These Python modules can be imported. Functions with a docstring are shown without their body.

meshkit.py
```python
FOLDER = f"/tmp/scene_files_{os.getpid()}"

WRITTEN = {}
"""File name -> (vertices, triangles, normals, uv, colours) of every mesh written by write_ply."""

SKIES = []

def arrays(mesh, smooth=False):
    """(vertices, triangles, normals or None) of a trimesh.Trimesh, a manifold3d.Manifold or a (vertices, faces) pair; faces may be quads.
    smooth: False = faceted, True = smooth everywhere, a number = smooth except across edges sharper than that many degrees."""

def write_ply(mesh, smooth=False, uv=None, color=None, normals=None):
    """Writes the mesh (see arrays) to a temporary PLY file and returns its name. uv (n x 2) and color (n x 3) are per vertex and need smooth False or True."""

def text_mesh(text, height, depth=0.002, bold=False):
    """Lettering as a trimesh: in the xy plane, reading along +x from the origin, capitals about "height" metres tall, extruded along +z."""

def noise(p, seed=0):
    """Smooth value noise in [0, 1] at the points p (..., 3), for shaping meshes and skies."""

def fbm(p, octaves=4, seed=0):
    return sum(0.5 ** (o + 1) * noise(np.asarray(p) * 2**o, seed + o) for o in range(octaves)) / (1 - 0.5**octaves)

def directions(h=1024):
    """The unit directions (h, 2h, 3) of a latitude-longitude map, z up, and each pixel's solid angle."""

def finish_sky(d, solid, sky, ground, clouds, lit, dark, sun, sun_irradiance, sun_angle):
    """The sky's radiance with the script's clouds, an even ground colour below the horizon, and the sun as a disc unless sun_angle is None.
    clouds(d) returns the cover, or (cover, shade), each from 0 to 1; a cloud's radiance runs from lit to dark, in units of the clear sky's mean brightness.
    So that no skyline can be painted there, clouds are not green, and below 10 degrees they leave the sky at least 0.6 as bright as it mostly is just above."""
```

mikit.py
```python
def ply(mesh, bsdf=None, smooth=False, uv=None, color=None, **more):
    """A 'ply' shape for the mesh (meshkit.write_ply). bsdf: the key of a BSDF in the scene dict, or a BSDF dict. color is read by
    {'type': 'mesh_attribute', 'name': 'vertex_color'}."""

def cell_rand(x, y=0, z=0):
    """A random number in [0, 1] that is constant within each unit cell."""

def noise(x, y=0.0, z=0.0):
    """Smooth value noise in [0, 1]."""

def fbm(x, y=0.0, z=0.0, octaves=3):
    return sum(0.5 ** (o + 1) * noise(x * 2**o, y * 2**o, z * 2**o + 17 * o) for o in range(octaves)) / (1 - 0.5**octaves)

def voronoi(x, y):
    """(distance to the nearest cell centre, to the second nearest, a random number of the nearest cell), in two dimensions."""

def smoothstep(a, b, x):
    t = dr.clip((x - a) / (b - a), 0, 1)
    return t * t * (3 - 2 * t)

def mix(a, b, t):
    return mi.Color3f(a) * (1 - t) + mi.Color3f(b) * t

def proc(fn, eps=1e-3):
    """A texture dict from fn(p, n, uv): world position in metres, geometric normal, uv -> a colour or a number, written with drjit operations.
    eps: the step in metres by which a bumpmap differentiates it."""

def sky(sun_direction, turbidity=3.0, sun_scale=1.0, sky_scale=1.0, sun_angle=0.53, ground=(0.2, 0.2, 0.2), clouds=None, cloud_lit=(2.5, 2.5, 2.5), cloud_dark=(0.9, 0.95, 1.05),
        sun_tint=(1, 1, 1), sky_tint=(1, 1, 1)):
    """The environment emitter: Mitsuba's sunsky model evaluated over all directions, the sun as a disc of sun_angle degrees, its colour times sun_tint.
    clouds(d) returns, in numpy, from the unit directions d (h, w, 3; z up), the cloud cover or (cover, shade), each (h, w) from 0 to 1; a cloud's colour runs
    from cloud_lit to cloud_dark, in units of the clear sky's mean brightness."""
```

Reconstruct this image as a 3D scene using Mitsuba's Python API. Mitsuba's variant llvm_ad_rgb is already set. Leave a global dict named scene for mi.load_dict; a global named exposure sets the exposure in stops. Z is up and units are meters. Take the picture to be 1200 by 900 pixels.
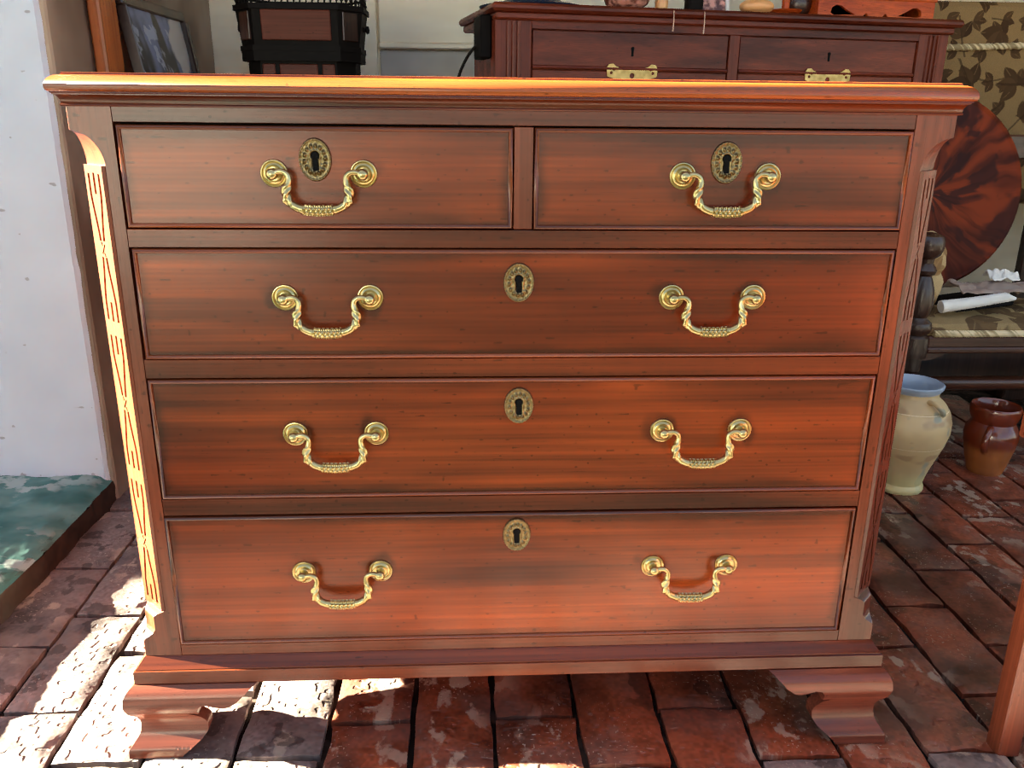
import math, random
import numpy as np
import trimesh, shapely
import shapely.geometry as sg
import drjit as dr
import mitsuba as mi
import manifold3d as m3
import mikit, meshkit
from mikit import proc, noise, fbm, smoothstep, mix, ply, voronoi, cell_rand

random.seed(7)
rng = np.random.default_rng(7)
scene, labels = {'type': 'scene'}, {}

# ------------------------------------------------------------------ camera, sky, exposure
exposure = 0.02
FOCAL = 990.0                                   # pixels of a 1200 wide frame
PITCH, YAW, ROLL = math.radians(18.10), math.radians(3.17), math.radians(-0.62)
EYE = np.array([-0.062, -0.947, 0.812])
_F = np.array([math.sin(YAW)*math.cos(PITCH), math.cos(YAW)*math.cos(PITCH), -math.sin(PITCH)])
_R = np.array([math.cos(YAW), -math.sin(YAW), 0.0])
_D = np.cross(_F, _R)
_R2 = math.cos(ROLL)*_R + math.sin(ROLL)*_D
_D2 = -math.sin(ROLL)*_R + math.cos(ROLL)*_D
_M = np.eye(4)
_M[:3, 0], _M[:3, 1], _M[:3, 2], _M[:3, 3] = -_R2, -_D2, _F, EYE
scene['camera'] = {'type': 'perspective', 'fov_axis': 'x', 'fov': math.degrees(2*math.atan(600/FOCAL)),
                   'near_clip': 0.02, 'far_clip': 200.0, 'to_world': mi.ScalarTransform4f(_M)}
_el = math.radians(18.0)
SUN = np.array([-math.cos(_el), 0.10*math.cos(_el), math.sin(_el)])


def cloud_cover(d):
    n = meshkit.fbm(np.stack([d[..., 0]*2.2, d[..., 1]*2.2, d[..., 2]*5.0], -1) + 4.0, 4)
    return np.clip((n - 0.40)*3.5, 0, 1)*0.8, np.clip((n - 0.55)*2.5, 0, 1)*0.5


scene['sky'] = mikit.sky(SUN, turbidity=3.0, sun_scale=205.0, sky_scale=12.0, sky_tint=(0.95, 1.0, 1.1), ground=(0.30, 0.27, 0.24),
                         clouds=cloud_cover, cloud_lit=(1.6, 1.55, 1.5), cloud_dark=(0.9, 0.9, 0.95), sun_tint=(0.72, 0.95, 1.3))


# ------------------------------------------------------------------ helpers
def V(*a):
    return np.array(a, float)


def FZ(x):                                       # the old brick floor falls a little to the right
    return -0.005 - 0.011*x


def numbered(key):
    if key not in scene and not any(k.startswith(key + '__') for k in scene):
        return key
    i = 1
    while f'{key}_{i:03d}' in scene or any(k.startswith(f'{key}_{i:03d}__') for k in scene):
        i += 1
    return f'{key}_{i:03d}'


def put(name, mesh, bsdf, parent=None, smooth=False, label=None, cat=None, group=None, kind=None, color=None):
    key = numbered((parent + '__' if parent else '') + name)
    scene[key] = ply(mesh, bsdf, smooth=smooth, color=color)
    tag(key, label, cat, group, kind)
    return key


def tag(key, label=None, cat=None, group=None, kind=None):
    d = {k: v for k, v in dict(label=label, category=cat, group=group, kind=kind).items() if v}
    if d:
        labels[key] = d


def cat_(*ms):
    return trimesh.util.concatenate([m for m in ms])


def cbox(x0, x1, y0, y1, z0, z1, c=0.0015):
    c = min(c, 0.45*min(x1-x0, y1-y0, z1-z0))
    pts = []
    for sx, x in ((1, x0), (-1, x1)):
        for sy, y in ((1, y0), (-1, y1)):
            for sz, z in ((1, z0), (-1, z1)):
                pts += [(x, y+sy*c, z+sz*c), (x+sx*c, y, z+sz*c), (x+sx*c, y+sy*c, z)]
    return trimesh.convex.convex_hull(np.array(pts))


def moved(m, T):
    m = m.copy()
    m.apply_transform(T)
    return m


def frame(o, u, v, w):
    T = np.eye(4)
    T[:3, 0], T[:3, 1], T[:3, 2], T[:3, 3] = u, v, w, o
    return T


def grid_faces(n, m, close_m=False, close_n=False):
    f = []
    for i in range(n if close_n else n-1):
        for j in range(m if close_m else m-1):
            a, b = i*m+j, i*m+(j+1) % m
            c, d = ((i+1) % n)*m+(j+1) % m, ((i+1) % n)*m+j
            f += [(a, b, c), (a, c, d)]
    return f


def solid(v, f):
    m = trimesh.Trimesh(np.asarray(v, float), np.asarray(f, int), process=False)
    m.merge_vertices()
    m.remove_unreferenced_vertices()
    trimesh.repair.fix_normals(m)
    return m


def lathe(profile, n=48, center=(0, 0, 0), squash=1.0):
    p = np.array(profile, float)
    a = np.linspace(0, 2*np.pi, n, endpoint=False)
    v = np.stack([p[:, None, 0]*np.cos(a), p[:, None, 0]*np.sin(a)*squash, np.broadcast_to(p[:, None, 1], (len(p), n))], -1)
    m = solid(v.reshape(-1, 3), grid_faces(len(p), n, close_m=True))
    m.apply_translation(center)
    return m


def tube(path, rad, sides=10, cap=True):
    p = np.asarray(path, float)
    r = np.broadcast_to(rad, (len(p),))
    t = np.gradient(p, axis=0)
    t /= np.linalg.norm(t, axis=1, keepdims=True) + 1e-12
    ref = V(0, 1, 0) if abs(t[:, 1]).max() < 0.9 else V(0, 0, 1) if abs(t[:, 2]).max() < 0.9 else V(1, 0, 0)
    a = np.cross(t, ref)
    a /= np.linalg.norm(a, axis=1, keepdims=True) + 1e-12
    b = np.cross(t, a)
    an = np.arange(sides)*2*np.pi/sides
    v = p[:, None] + r[:, None, None]*(np.cos(an)[None, :, None]*a[:, None] + np.sin(an)[None, :, None]*b[:, None])
    v = v.reshape(-1, 3)
    f = grid_faces(len(p), sides, close_m=True)
    if cap:
        n = len(v)
        v = np.vstack([v, p[:1], p[-1:]])
        e = (len(p)-1)*sides
        for j in range(sides):
            f += [(n, (j+1) % sides, j), (n+1, e+j, e+(j+1) % sides)]
    return solid(v, f)


def smooth_path(pts, n=40):
    from scipy.interpolate import CubicSpline
    p = np.asarray(pts, float)
    s = np.r_[0, np.cumsum(np.linalg.norm(np.diff(p, axis=0), axis=1))]
    return CubicSpline(s, p)(np.linspace(0, s[-1], n))


def prism(poly, depth):
    return trimesh.util.concatenate([trimesh.creation.extrude_polygon(g, depth, engine='earcut') for g in getattr(poly, 'geoms', [poly]) if g.area > 1e-9])


def mitred(profile, hw, yb):
    """closed profile (outward o, z) run along left side, front, right side of a body of half width hw, front y=0, back yb"""
    p = np.array(profile, float)
    rows = [np.stack([sx*(hw+p[:, 0]), yy, p[:, 1]], -1) for sx, yy in
            ((-1, np.full(len(p), yb)), (-1, -p[:, 0]), (1, -p[:, 0]), (1, np.full(len(p), yb)))]
    k = len(p)
    v = np.vstack(rows)
    f = grid_faces(4, k, close_m=True)
    tri = trimesh.creation.triangulate_polygon(sg.Polygon(p), engine='earcut')[1] % k
    f += [tuple(t) for t in tri] + [tuple(t[::-1]+3*k) for t in tri]
    return solid(v, f)


def roundbead(x0, x1, z0, z1, w=0.005, proud=0.0036, y=0.0):
    """half-round cock bead around a drawer front, mitred: profile half circle"""
    an = np.linspace(0, np.pi, 7)
    prof = np.stack([w/2 - w/2*np.cos(an), -proud*np.sin(an)], -1)        # inset from the outer edge, y
    prof = np.vstack([prof, [[w, 0.006], [0, 0.006]]])
    v = []
    for cx, cz, sx, sz in ((x0, z0, 1, 1), (x1, z0, -1, 1), (x1, z1, -1, -1), (x0, z1, 1, -1)):
        v.append(np.stack([cx+sx*prof[:, 0], y+prof[:, 1], cz+sz*prof[:, 0]], -1))
    return solid(np.vstack(v), grid_faces(4, len(prof), close_m=True, close_n=True))


def densify(m, edge):
    v, f = trimesh.remesh.subdivide_to_size(m.vertices, m.faces, edge, max_iter=12)
    r = trimesh.Trimesh(v, f, process=False)
    r.merge_vertices()
    return r


def roughen(m, amp, freq, seed=0, octaves=3):
    n = m.vertex_normals
    m = m.copy()
    m.vertices = m.vertices + n*((meshkit.fbm(m.vertices*freq + seed*3.7, octaves, seed)-0.5)*2*amp)[:, None]
    return m


# ------------------------------------------------------------------ materials
def C(r, g, b):
    """sRGB 0..255 to linear"""
    f = lambda c: ((c/255+0.055)/1.055)**2.4 if c > 10 else c/255/12.92
    return (f(r), f(g), f(b))


def mat(name, base, rough=0.5, spec=0.5, coat=0.0, gloss=0.9, metal=0.0, bump=None, bump_scale=1.0, sheen=0.0, eps=1e-3):
    b = {'type': 'principled', 'base_color': base if isinstance(base, dict) else {'type': 'rgb', 'value': list(base)},
         'roughness': rough, 'specular': spec, 'metallic': metal}
    if coat:
        b['clearcoat'], b['clearcoat_gloss'] = coat, gloss
    if sheen:
        b['sheen'] = sheen
    if bump is not None:
        b = {'type': 'bumpmap', 'arbitrary': proc(bump, eps), 'scale': bump_scale, 'nested': b}
    scene[name] = {'type': 'twosided', 'b': b}
    return name


def wood(axis, dark, light, seed=0.0, fine=70.0, worn=0.0, stains=()):
    """grain along an axis; stains: (x, z, radius) darkened handling marks on a front"""
    def fn(p, n, uv):
        a, b, c = (p.x, p.y, p.z) if axis == 'x' else (p.z, p.x, p.y) if axis == 'z' else (p.y, p.x, p.z)
        wav = 0.03*noise(a*3 + seed, b*4, c*4)
        g1 = fbm(a*2.5 + seed, (b + wav)*fine*0.45, (c + wav)*fine*0.45, 3)
        g2 = noise(a*9 + seed*2, b*fine*5, c*fine*5)
        big = fbm(a*2.0 + seed, b*6, c*6 + 9, 2)
        t = dr.clip(0.50*smoothstep(0.25, 0.75, g1) + 0.12*g2 + 0.55*smoothstep(0.25, 0.8, big) - 0.05, 0, 1)
        col = mix(dark, light, t)
        col = col*(0.80 + 0.40*noise(a*5 + seed, b*420, c*420))*(0.85 + 0.3*noise(a*1.6, b*150, c*150 + seed))
        pore = smoothstep(0.80, 0.9, noise(a*40 + seed, b*900, c*900))
        col = col*(1 - 0.25*pore)
        spots = smoothstep(0.88, 0.96, noise(a*130 + 5, b*170, c*190 + seed))
        col = col*(1 - 0.45*spots)
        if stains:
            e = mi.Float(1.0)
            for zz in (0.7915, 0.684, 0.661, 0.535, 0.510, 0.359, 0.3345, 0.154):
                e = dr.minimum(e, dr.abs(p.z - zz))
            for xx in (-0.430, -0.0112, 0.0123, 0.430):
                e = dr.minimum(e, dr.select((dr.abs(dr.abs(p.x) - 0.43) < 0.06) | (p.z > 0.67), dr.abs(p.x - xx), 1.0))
            edge_dark = smoothstep(0.020, 0.004, e + 0.018*(fbm(p.x*9, p.z*22, 2, 3) - 0.4))  # darker towards the drawer edges, broken up by noise
            col = col*(1 - 0.55*edge_dark)
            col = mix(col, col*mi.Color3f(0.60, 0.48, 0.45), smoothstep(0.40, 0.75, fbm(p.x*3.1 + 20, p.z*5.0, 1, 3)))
        for x, z, r in stains:
            d = dr.sqrt(dr.square(p.x - x) + dr.square(p.z - z))
            k = smoothstep(r, r*0.35, d + 0.02*(noise(p.x*60, p.z*60) - 0.5))
            col = col*(1 - 0.6*k)
        return col
    return proc(fn)


MD, ML = C(46, 14, 6), C(140, 60, 21)
PULLS = []                                       # handle and escutcheon places, filled from the drawer table
HZ = (0.7425, 0.6065, 0.4420, 0.2560)
EZ = (0.7570, 0.6235, 0.4755, 0.3040)
for i, z in enumerate(HZ):
    for s in (-1, 1):
        for d in (-1, 1):
            PULLS.append((s*0.2205 + d*0.0475, z, 0.024))
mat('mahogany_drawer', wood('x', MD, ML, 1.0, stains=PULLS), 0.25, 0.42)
mat('mahogany_rail', wood('x', C(44, 14, 7), C(104, 44, 19), 5.0), 0.25, 0.42)
mat('mahogany_bead', wood('x', C(52, 19, 9), C(120, 56, 26), 5.0), 0.2, 0.6)
mat('mahogany_post', wood('z', C(46, 18, 11), C(106, 50, 31), 8.0), 0.25, 0.42)
mat('mahogany_side', wood('z', C(40, 16, 11), C(82, 40, 28), 3.0), 0.25, 0.42)
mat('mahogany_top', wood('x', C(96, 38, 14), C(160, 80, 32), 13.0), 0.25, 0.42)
mat('mahogany_foot', wood('x', C(66, 30, 22), C(112, 60, 46), 21.0), 0.25, 0.42)
mat('black_gap', C(12, 8, 6), 0.8, 0.2)
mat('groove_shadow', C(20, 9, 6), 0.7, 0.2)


def brass_fn(p, n, uv):
    return mix((0.38, 0.30, 0.13), (0.60, 0.49, 0.25), fbm(p.x*120, p.y*120, p.z*120, 2))


def brass_dull_fn(p, n, uv):
    return mix((0.13, 0.095, 0.045), (0.30, 0.225, 0.115), fbm(p.x*300, p.y*300, p.z*300, 2))


mat('brass', proc(brass_fn), 0.24, 0.5, metal=1.0)
mat('brass_dull', proc(brass_dull_fn), 0.34, 0.5, metal=1.0)
mat('keyhole_black', (0.004, 0.004, 0.004), 0.9, 0.1)


def brick_fn(seed, dusty):
    lo, hi = ((78, 68, 68), (132, 114, 110)) if dusty > 0.5 else ((72, 34, 24), (138, 70, 48))
    lo, hi = C(*lo), C(*hi)

    def fn(p, n, uv):
        x, y = p.x + seed*3.1, p.y + seed*1.7
        base = mix(lo, hi, smoothstep(0.25, 0.8, fbm(x*11, y*11, 0, 5)))
        base = base*(0.78 + 0.44*noise(x*210, y*210, 2))
        base = mix(base, C(112, 96, 90), 0.8*dusty*smoothstep(0.42, 0.7, fbm(x*21 + 7, y*21, 3, 5)))
        lime = smoothstep(0.56, 0.66, fbm(x*38 + 40, y*27, 5, 6))*smoothstep(0.40, 0.62, fbm(x*6 + 11, y*6, 2, 3))
        base = mix(base, C(176, 156, 138), 0.6*lime)
        black = smoothstep(0.57, 0.65, fbm(x*34 + 80, y*34, 8, 6))*smoothstep(0.42, 0.58, fbm(x*5 + 31, y*5, 6, 2))
        base = mix(base, C(40, 28, 25), 0.6*black)
        speck = smoothstep(0.84, 0.95, noise(x*330, y*330, 1))*smoothstep(0.4, 0.7, fbm(x*12, y*12, 4, 2))
        return mix(base, C(180, 165, 150), 0.5*speck)
    return fn


def brick_bump(p, n, uv):
    pits = smoothstep(0.72, 0.86, noise(p.x*130, p.y*130, p.z*20))
    return 0.0016*fbm(p.x*70, p.y*70, p.z*70, 3) - 0.0018*pits


for i, (dusty, rough, coat) in enumerate(((0.75, 0.62, 0.0), (0.30, 0.34, 0.4), (0.22, 0.38, 0.3))):
    mat(f'brick_clay_{i}', proc(brick_fn(i, dusty)), rough, 0.45, coat, 0.8, bump=brick_bump, bump_scale=1.0)
mat('mortar', proc(lambda p, n, uv: mix(C(24, 17, 15), C(60, 48, 42), smoothstep(0.4, 0.75, fbm(p.x*40, p.y*40, 0, 3)))), 0.9, 0.2)


def plaster_fn(p, n, uv):
    c = mix(C(164, 172, 184), C(184, 190, 200), fbm(p.x*6, p.y*6, p.z*6, 3))
    chip = smoothstep(0.80, 0.84, fbm(p.x*38, p.y*38, p.z*60, 3))
    return mix(c, C(110, 100, 96), 0.6*chip)


mat('plaster', proc(plaster_fn), 0.75, 0.3, bump=lambda p, n, uv: 0.004*fbm(p.x*18, p.y*18, p.z*18, 3) + 0.001*noise(p.x*90, p.y*90, p.z*90), bump_scale=1.0)


mat('reveal_brown', proc(lambda p, n, uv: mix(C(104, 86, 72), C(150, 132, 114), smoothstep(0.25, 0.75, fbm(p.x*7, p.y*7, p.z*4, 3)))), 0.7, 0.3)  # mottled brown over the reveal face
mat('limewash', C(190, 192, 194), 0.8, 0.3)


def step_fn(p, n, uv):
    c = mix(C(42, 88, 84), C(96, 128, 122), smoothstep(0.3, 0.75, fbm(p.x*9, p.y*14, p.z*9, 4)))
    c = mix(c, C(150, 160, 156), 0.8*smoothstep(0.55, 0.66, fbm(p.x*26 + 3, p.y*34, 1, 6))*smoothstep(0.4, 0.6, fbm(p.x*7, p.y*7, 5, 2)))
    side_shade = mix(C(24, 16, 13), C(62, 42, 30), fbm(p.x*30, p.y*30, p.z*30, 3))  # dark sides: shade away from the sun is put into the colour
    return mix(side_shade, c, smoothstep(0.45, 0.85, n.z + 0.5*(fbm(p.x*30, p.y*30, p.z*30, 2) - 0.5)))


mat('green_stone', proc(step_fn), 0.6, 0.4, bump=lambda p, n, uv: 0.005*fbm(p.x*40, p.y*40, p.z*40, 3), bump_scale=1.0)
mat('cream_board', proc(lambda p, n, uv: mix(C(222, 208, 180), C(238, 228, 204), fbm(p.x*5, p.y*4, p.z*25, 3))), 0.6, 0.35)
mat('gray_board', proc(lambda p, n, uv: mix(C(160, 156, 148), C(196, 190, 180), fbm(p.x*9, p.y*4, p.z*9, 3))), 0.7, 0.3)
mat('yard_shade', proc(lambda p, n, uv: mix(C(18, 20, 12), C(42, 40, 28), fbm(p.x*2, p.y*2, 0, 4))), 0.9, 0.2)  # near-black tone paints the yard as shaded ground
mat('red_wood', wood('x', C(66, 22, 12), C(122, 52, 30), 31.0), 0.36, 0.25)
mat('red_wood_post', wood('z', C(66, 22, 12), C(118, 50, 30), 33.0), 0.36, 0.25)
mat('red_wood_bright', wood('x', C(140, 44, 14), C(196, 84, 30), 35.0), 0.38, 0.25)
mat('pine_knotty', wood('z', C(92, 42, 14), C(168, 92, 40), 41.0), 0.42, 0.5, 0.3, 0.9)
mat('dark_oak', wood('z', C(24, 14, 10), C(62, 34, 22), 43.0), 0.35, 0.5, 0.5, 0.92)
mat('dark_oak_long', wood('x', C(36, 18, 12), C(84, 44, 28), 45.0), 0.36, 0.5, 0.5, 0.92)
mat('lantern_black', C(17, 13, 11), 0.6, 0.08)
mat('lantern_panel', wood('x', C(60, 22, 12), C(92, 40, 25), 47.0), 0.5, 0.2)
mat('side_table_wood', wood('z', C(78, 30, 16), C(128, 62, 38), 51.0), 0.36, 0.5, 0.5, 0.9)
mat('white_paper', proc(lambda p, n, uv: mix(C(214, 210, 202), C(235, 232, 226), fbm(p.x*30, p.y*30, p.z*30, 2))), 0.8, 0.2)
mat('grey_rag', proc(lambda p, n, uv: mix(C(130, 108, 98), C(176, 158, 146), fbm(p.x*40, p.y*40, p.z*40, 2))), 0.9, 0.1, sheen=0.3)
mat('black_cloth', C(18, 16, 17), 0.85, 0.2)
mat('cable_black', C(28, 26, 22), 0.5, 0.4)
mat('blue_black', C(18, 30, 52), 0.35, 0.5)
mat('egg_wood', proc(lambda p, n, uv: mix(C(205, 140, 84), C(228, 172, 112), fbm(p.x*20, p.y*60, p.z*60, 2))), 0.4, 0.5, 0.4, 0.9)
mat('shell_pink', proc(lambda p, n, uv: mix(C(90, 40, 30), C(215, 150, 130), smoothstep(0.35, 0.65, fbm(p.x*60, p.y*60, p.z*60, 3)))), 0.3, 0.5)
mat('cobweb', C(190, 160, 140), 0.9, 0.1)
mat('cord_cream', proc(lambda p, n, uv: mix(C(150, 130, 96), C(215, 196, 158), smoothstep(0.3, 0.7, noise(p.x*220 + p.z*220, p.y*60, 0)))), 0.9, 0.1, sheen=0.4)


def leafprint(ground, leaf, leaf2, scale, plane='xz', turn=0.0, seed=0):
    """woven fabric with a printed pattern of pointed leaves on stems"""
    def fn(p, n, uv):
        u, v = (p.x, p.z) if plane == 'xz' else (p.x, p.y)
        u = u + 0.006*(noise(p.x*40, p.z*40 + p.y*40) - 0.5)
        base = mix(ground, [g*0.8 for g in ground], noise(u*900, v*900))
        out = base
        for layer in range(3):
            s = scale*(1.0 + 0.35*layer)
            x, y = u/s + 3.7*layer + seed, v/s + 1.9*layer
            row = dr.floor(y)
            x = x + 0.5*(row - 2*dr.floor(row/2))
            cx, cy = dr.floor(x), row
            ang = 6.283*cell_rand(cx, cy, 5 + layer) + turn
            fx, fy = x - cx - 0.5, y - cy - 0.5
            for k in range(3):
                a = ang + (k - 1)*0.9
                ox, oy = 0.2*dr.cos(a), 0.2*dr.sin(a)
                lx = (fx - ox)*dr.cos(a) + (fy - oy)*dr.sin(a)
                ly = -(fx - ox)*dr.sin(a) + (fy - oy)*dr.cos(a)
                half = 0.13*(1 - dr.square(lx/0.24))*(1 - 0.8*lx)
                on = smoothstep(0.02, -0.005, dr.abs(ly) - half)
                vein = smoothstep(0.014, 0.004, dr.abs(ly))*0.35
                keep = dr.select(cell_rand(cx, cy, 40 + layer) > (-1.0 if layer == 0 else 0.30), 1.0, 0.0)
                tone = mix(leaf, leaf2, cell_rand(cx, cy, 21 + k))
                out = mix(out, tone, on*keep*(1 - vein))
            stem = smoothstep(0.035, 0.015, dr.abs(fy*dr.cos(ang) - fx*dr.sin(ang) + 0.12*fx*fx))*smoothstep(0.46, 0.4, dr.abs(fx))
            out = mix(out, leaf, 0.7*stem*dr.select(cell_rand(cx, cy, 60 + layer) > 0.6, 1.0, 0.0))
        return out
    return proc(fn)


mat('leaf_fabric', leafprint(C(140, 112, 74), C(58, 38, 22), C(80, 56, 34), 0.078), 0.8, 0.2, sheen=0.5)
mat('leaf_fabric_seat', leafprint(C(150, 126, 88), C(82, 62, 42), C(100, 78, 52), 0.11, 'xy', seed=4), 0.85, 0.2, sheen=0.5)
mat('leaf_fabric_pad', leafprint(C(190, 162, 118), C(150, 116, 76), C(128, 96, 62), 0.10, seed=9), 0.85, 0.2, sheen=0.5)


def disc_fn(p, n, uv):
    dx, dz = p.x - DISC[0], p.z - DISC[2]
    r, a = dr.sqrt(dx*dx + dz*dz), dr.atan2(dz, dx)
    wob = 2.2*(fbm(p.x*9, p.z*9, 3, 3) - 0.5)
    a = a + wob*0.22
    w = fbm(dr.cos(a)*3.0 + 7, dr.sin(a)*3.0, r*13 + wob, 4)
    f = fbm(dr.cos(a)*7 + 3, dr.sin(a)*7, r*4 + 0.3*wob, 4)
    c = mix(C(60, 18, 7), C(122, 46, 18), smoothstep(0.3, 0.7, f))
    return mix(c, C(44, 16, 14), 0.85*smoothstep(0.55, 0.66, w))


DISC = (1.085, 1.15, 0.622)
mat('flame_veneer', proc(disc_fn), 0.5, 0.12)


def stoneware_fn(p, n, uv):
    c = mix(C(166, 136, 92), C(206, 180, 136), fbm(p.x*14, p.y*14, p.z*14, 3))
    c = mix(c, C(138, 100, 66), 0.6*smoothstep(0.58, 0.7, fbm(p.x*16 + 5, p.y*16, p.z*24, 3)))
    c = mix(c, C(120, 130, 120), 0.7*smoothstep(0.6, 0.68, fbm(p.x*24 + 9, p.y*24, p.z*16, 3)))
    c = mix(c, C(60, 50, 44), 0.8*smoothstep(0.74, 0.8, fbm(p.x*26 + 19, p.y*26, p.z*14, 3)))
    line = smoothstep(0.0012, 0.0004, dr.abs(p.z - 0.105)) + smoothstep(0.0012, 0.0004, dr.abs(p.z - 0.185))
    c = mix(c, C(225, 208, 170), 0.6*line)
    return mix(c, C(196, 178, 120), 0.7*smoothstep(0.05, 0.015, p.z))


mat('stoneware', proc(stoneware_fn), 0.4, 0.5, 0.3, 0.9)
mat('glaze_blue_grey', C(150, 166, 184), 0.25, 0.5, 0.5, 0.95)


def jug_fn(p, n, uv):
    c = mix(C(84, 26, 9), C(118, 44, 16), fbm(p.x*20, p.y*20, p.z*20, 3))
    raw = mix(C(116, 62, 28), C(150, 88, 44), fbm(p.x*18, p.y*18, p.z*30, 3))
    return mix(raw, c, smoothstep(0.040, 0.060, p.z + 0.02*(noise(p.x*30, p.y*30, 0) - 0.5)))


mat('brown_glaze', proc(jug_fn), 0.14, 0.6, 1.0, 0.97)


def picture_fn(p, n, uv):
    """a painting in dusky blues and greys with a pale cloud-like shape"""
    s, t = p.y*9, p.z*9
    c = mix(C(34, 36, 54), C(92, 100, 128), smoothstep(0.3, 0.7, fbm(s*1.5 - t, t*1.4 + s, 1, 4)))
    c = mix(c, C(24, 22, 26), smoothstep(0.5, 0.62, fbm(s + 5, t*0.6 + s, 4, 3)))
    c = mix(c, C(150, 156, 172), 0.6*smoothstep(0.66, 0.72, fbm(s*3 + t*2, t*3, 6, 3)))
    d = dr.sqrt(dr.square((p.y - PCLOUD[0] - 0.25*(p.z - PCLOUD[1]))/0.075) + dr.square((p.z - PCLOUD[1])/0.10)) + 1.1*(fbm(s*2, t*2, 9, 3) - 0.5)
    return mix(c, C(168, 164, 162), smoothstep(1.0, 0.75, d))


PCLOUD = (1.36, 0.965)
mat('painting', proc(picture_fn), 0.4, 0.5)

# ------------------------------------------------------------------ the setting
# columns of floor bricks, joints as in the photograph
cols = [-0.835, -0.72, -0.608, -0.49, -0.373, -0.257, -0.141, -0.028, 0.09, 0.208, 0.326, 0.441, 0.555, 0.669, 0.783, 0.90, 1.008, 1.12, 1.235, 1.35, 1.465]
start = [0.223, 0.068, -0.035, 0.10, -0.03, 0.036, -0.07, 0.043, -0.056, 0.053, -0.047, 0.12, -0.045, 0.072, 0.193, 0.292, 0.41, 0.02, 0.13, 0.05]
floor_base = cbox(-2.2, 2.8, -0.57, 1.80, -0.2, 0.0, 0.001)
fb = densify(floor_base, 0.25)
fb.vertices[:, 2] += np.where(fb.vertices[:, 2] > -0.05, -0.011*fb.vertices[:, 0] - 0.005 - 0.013, 0)
scene['floor'] = ply(fb, 'mortar')
tag('floor', kind='structure')


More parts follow.
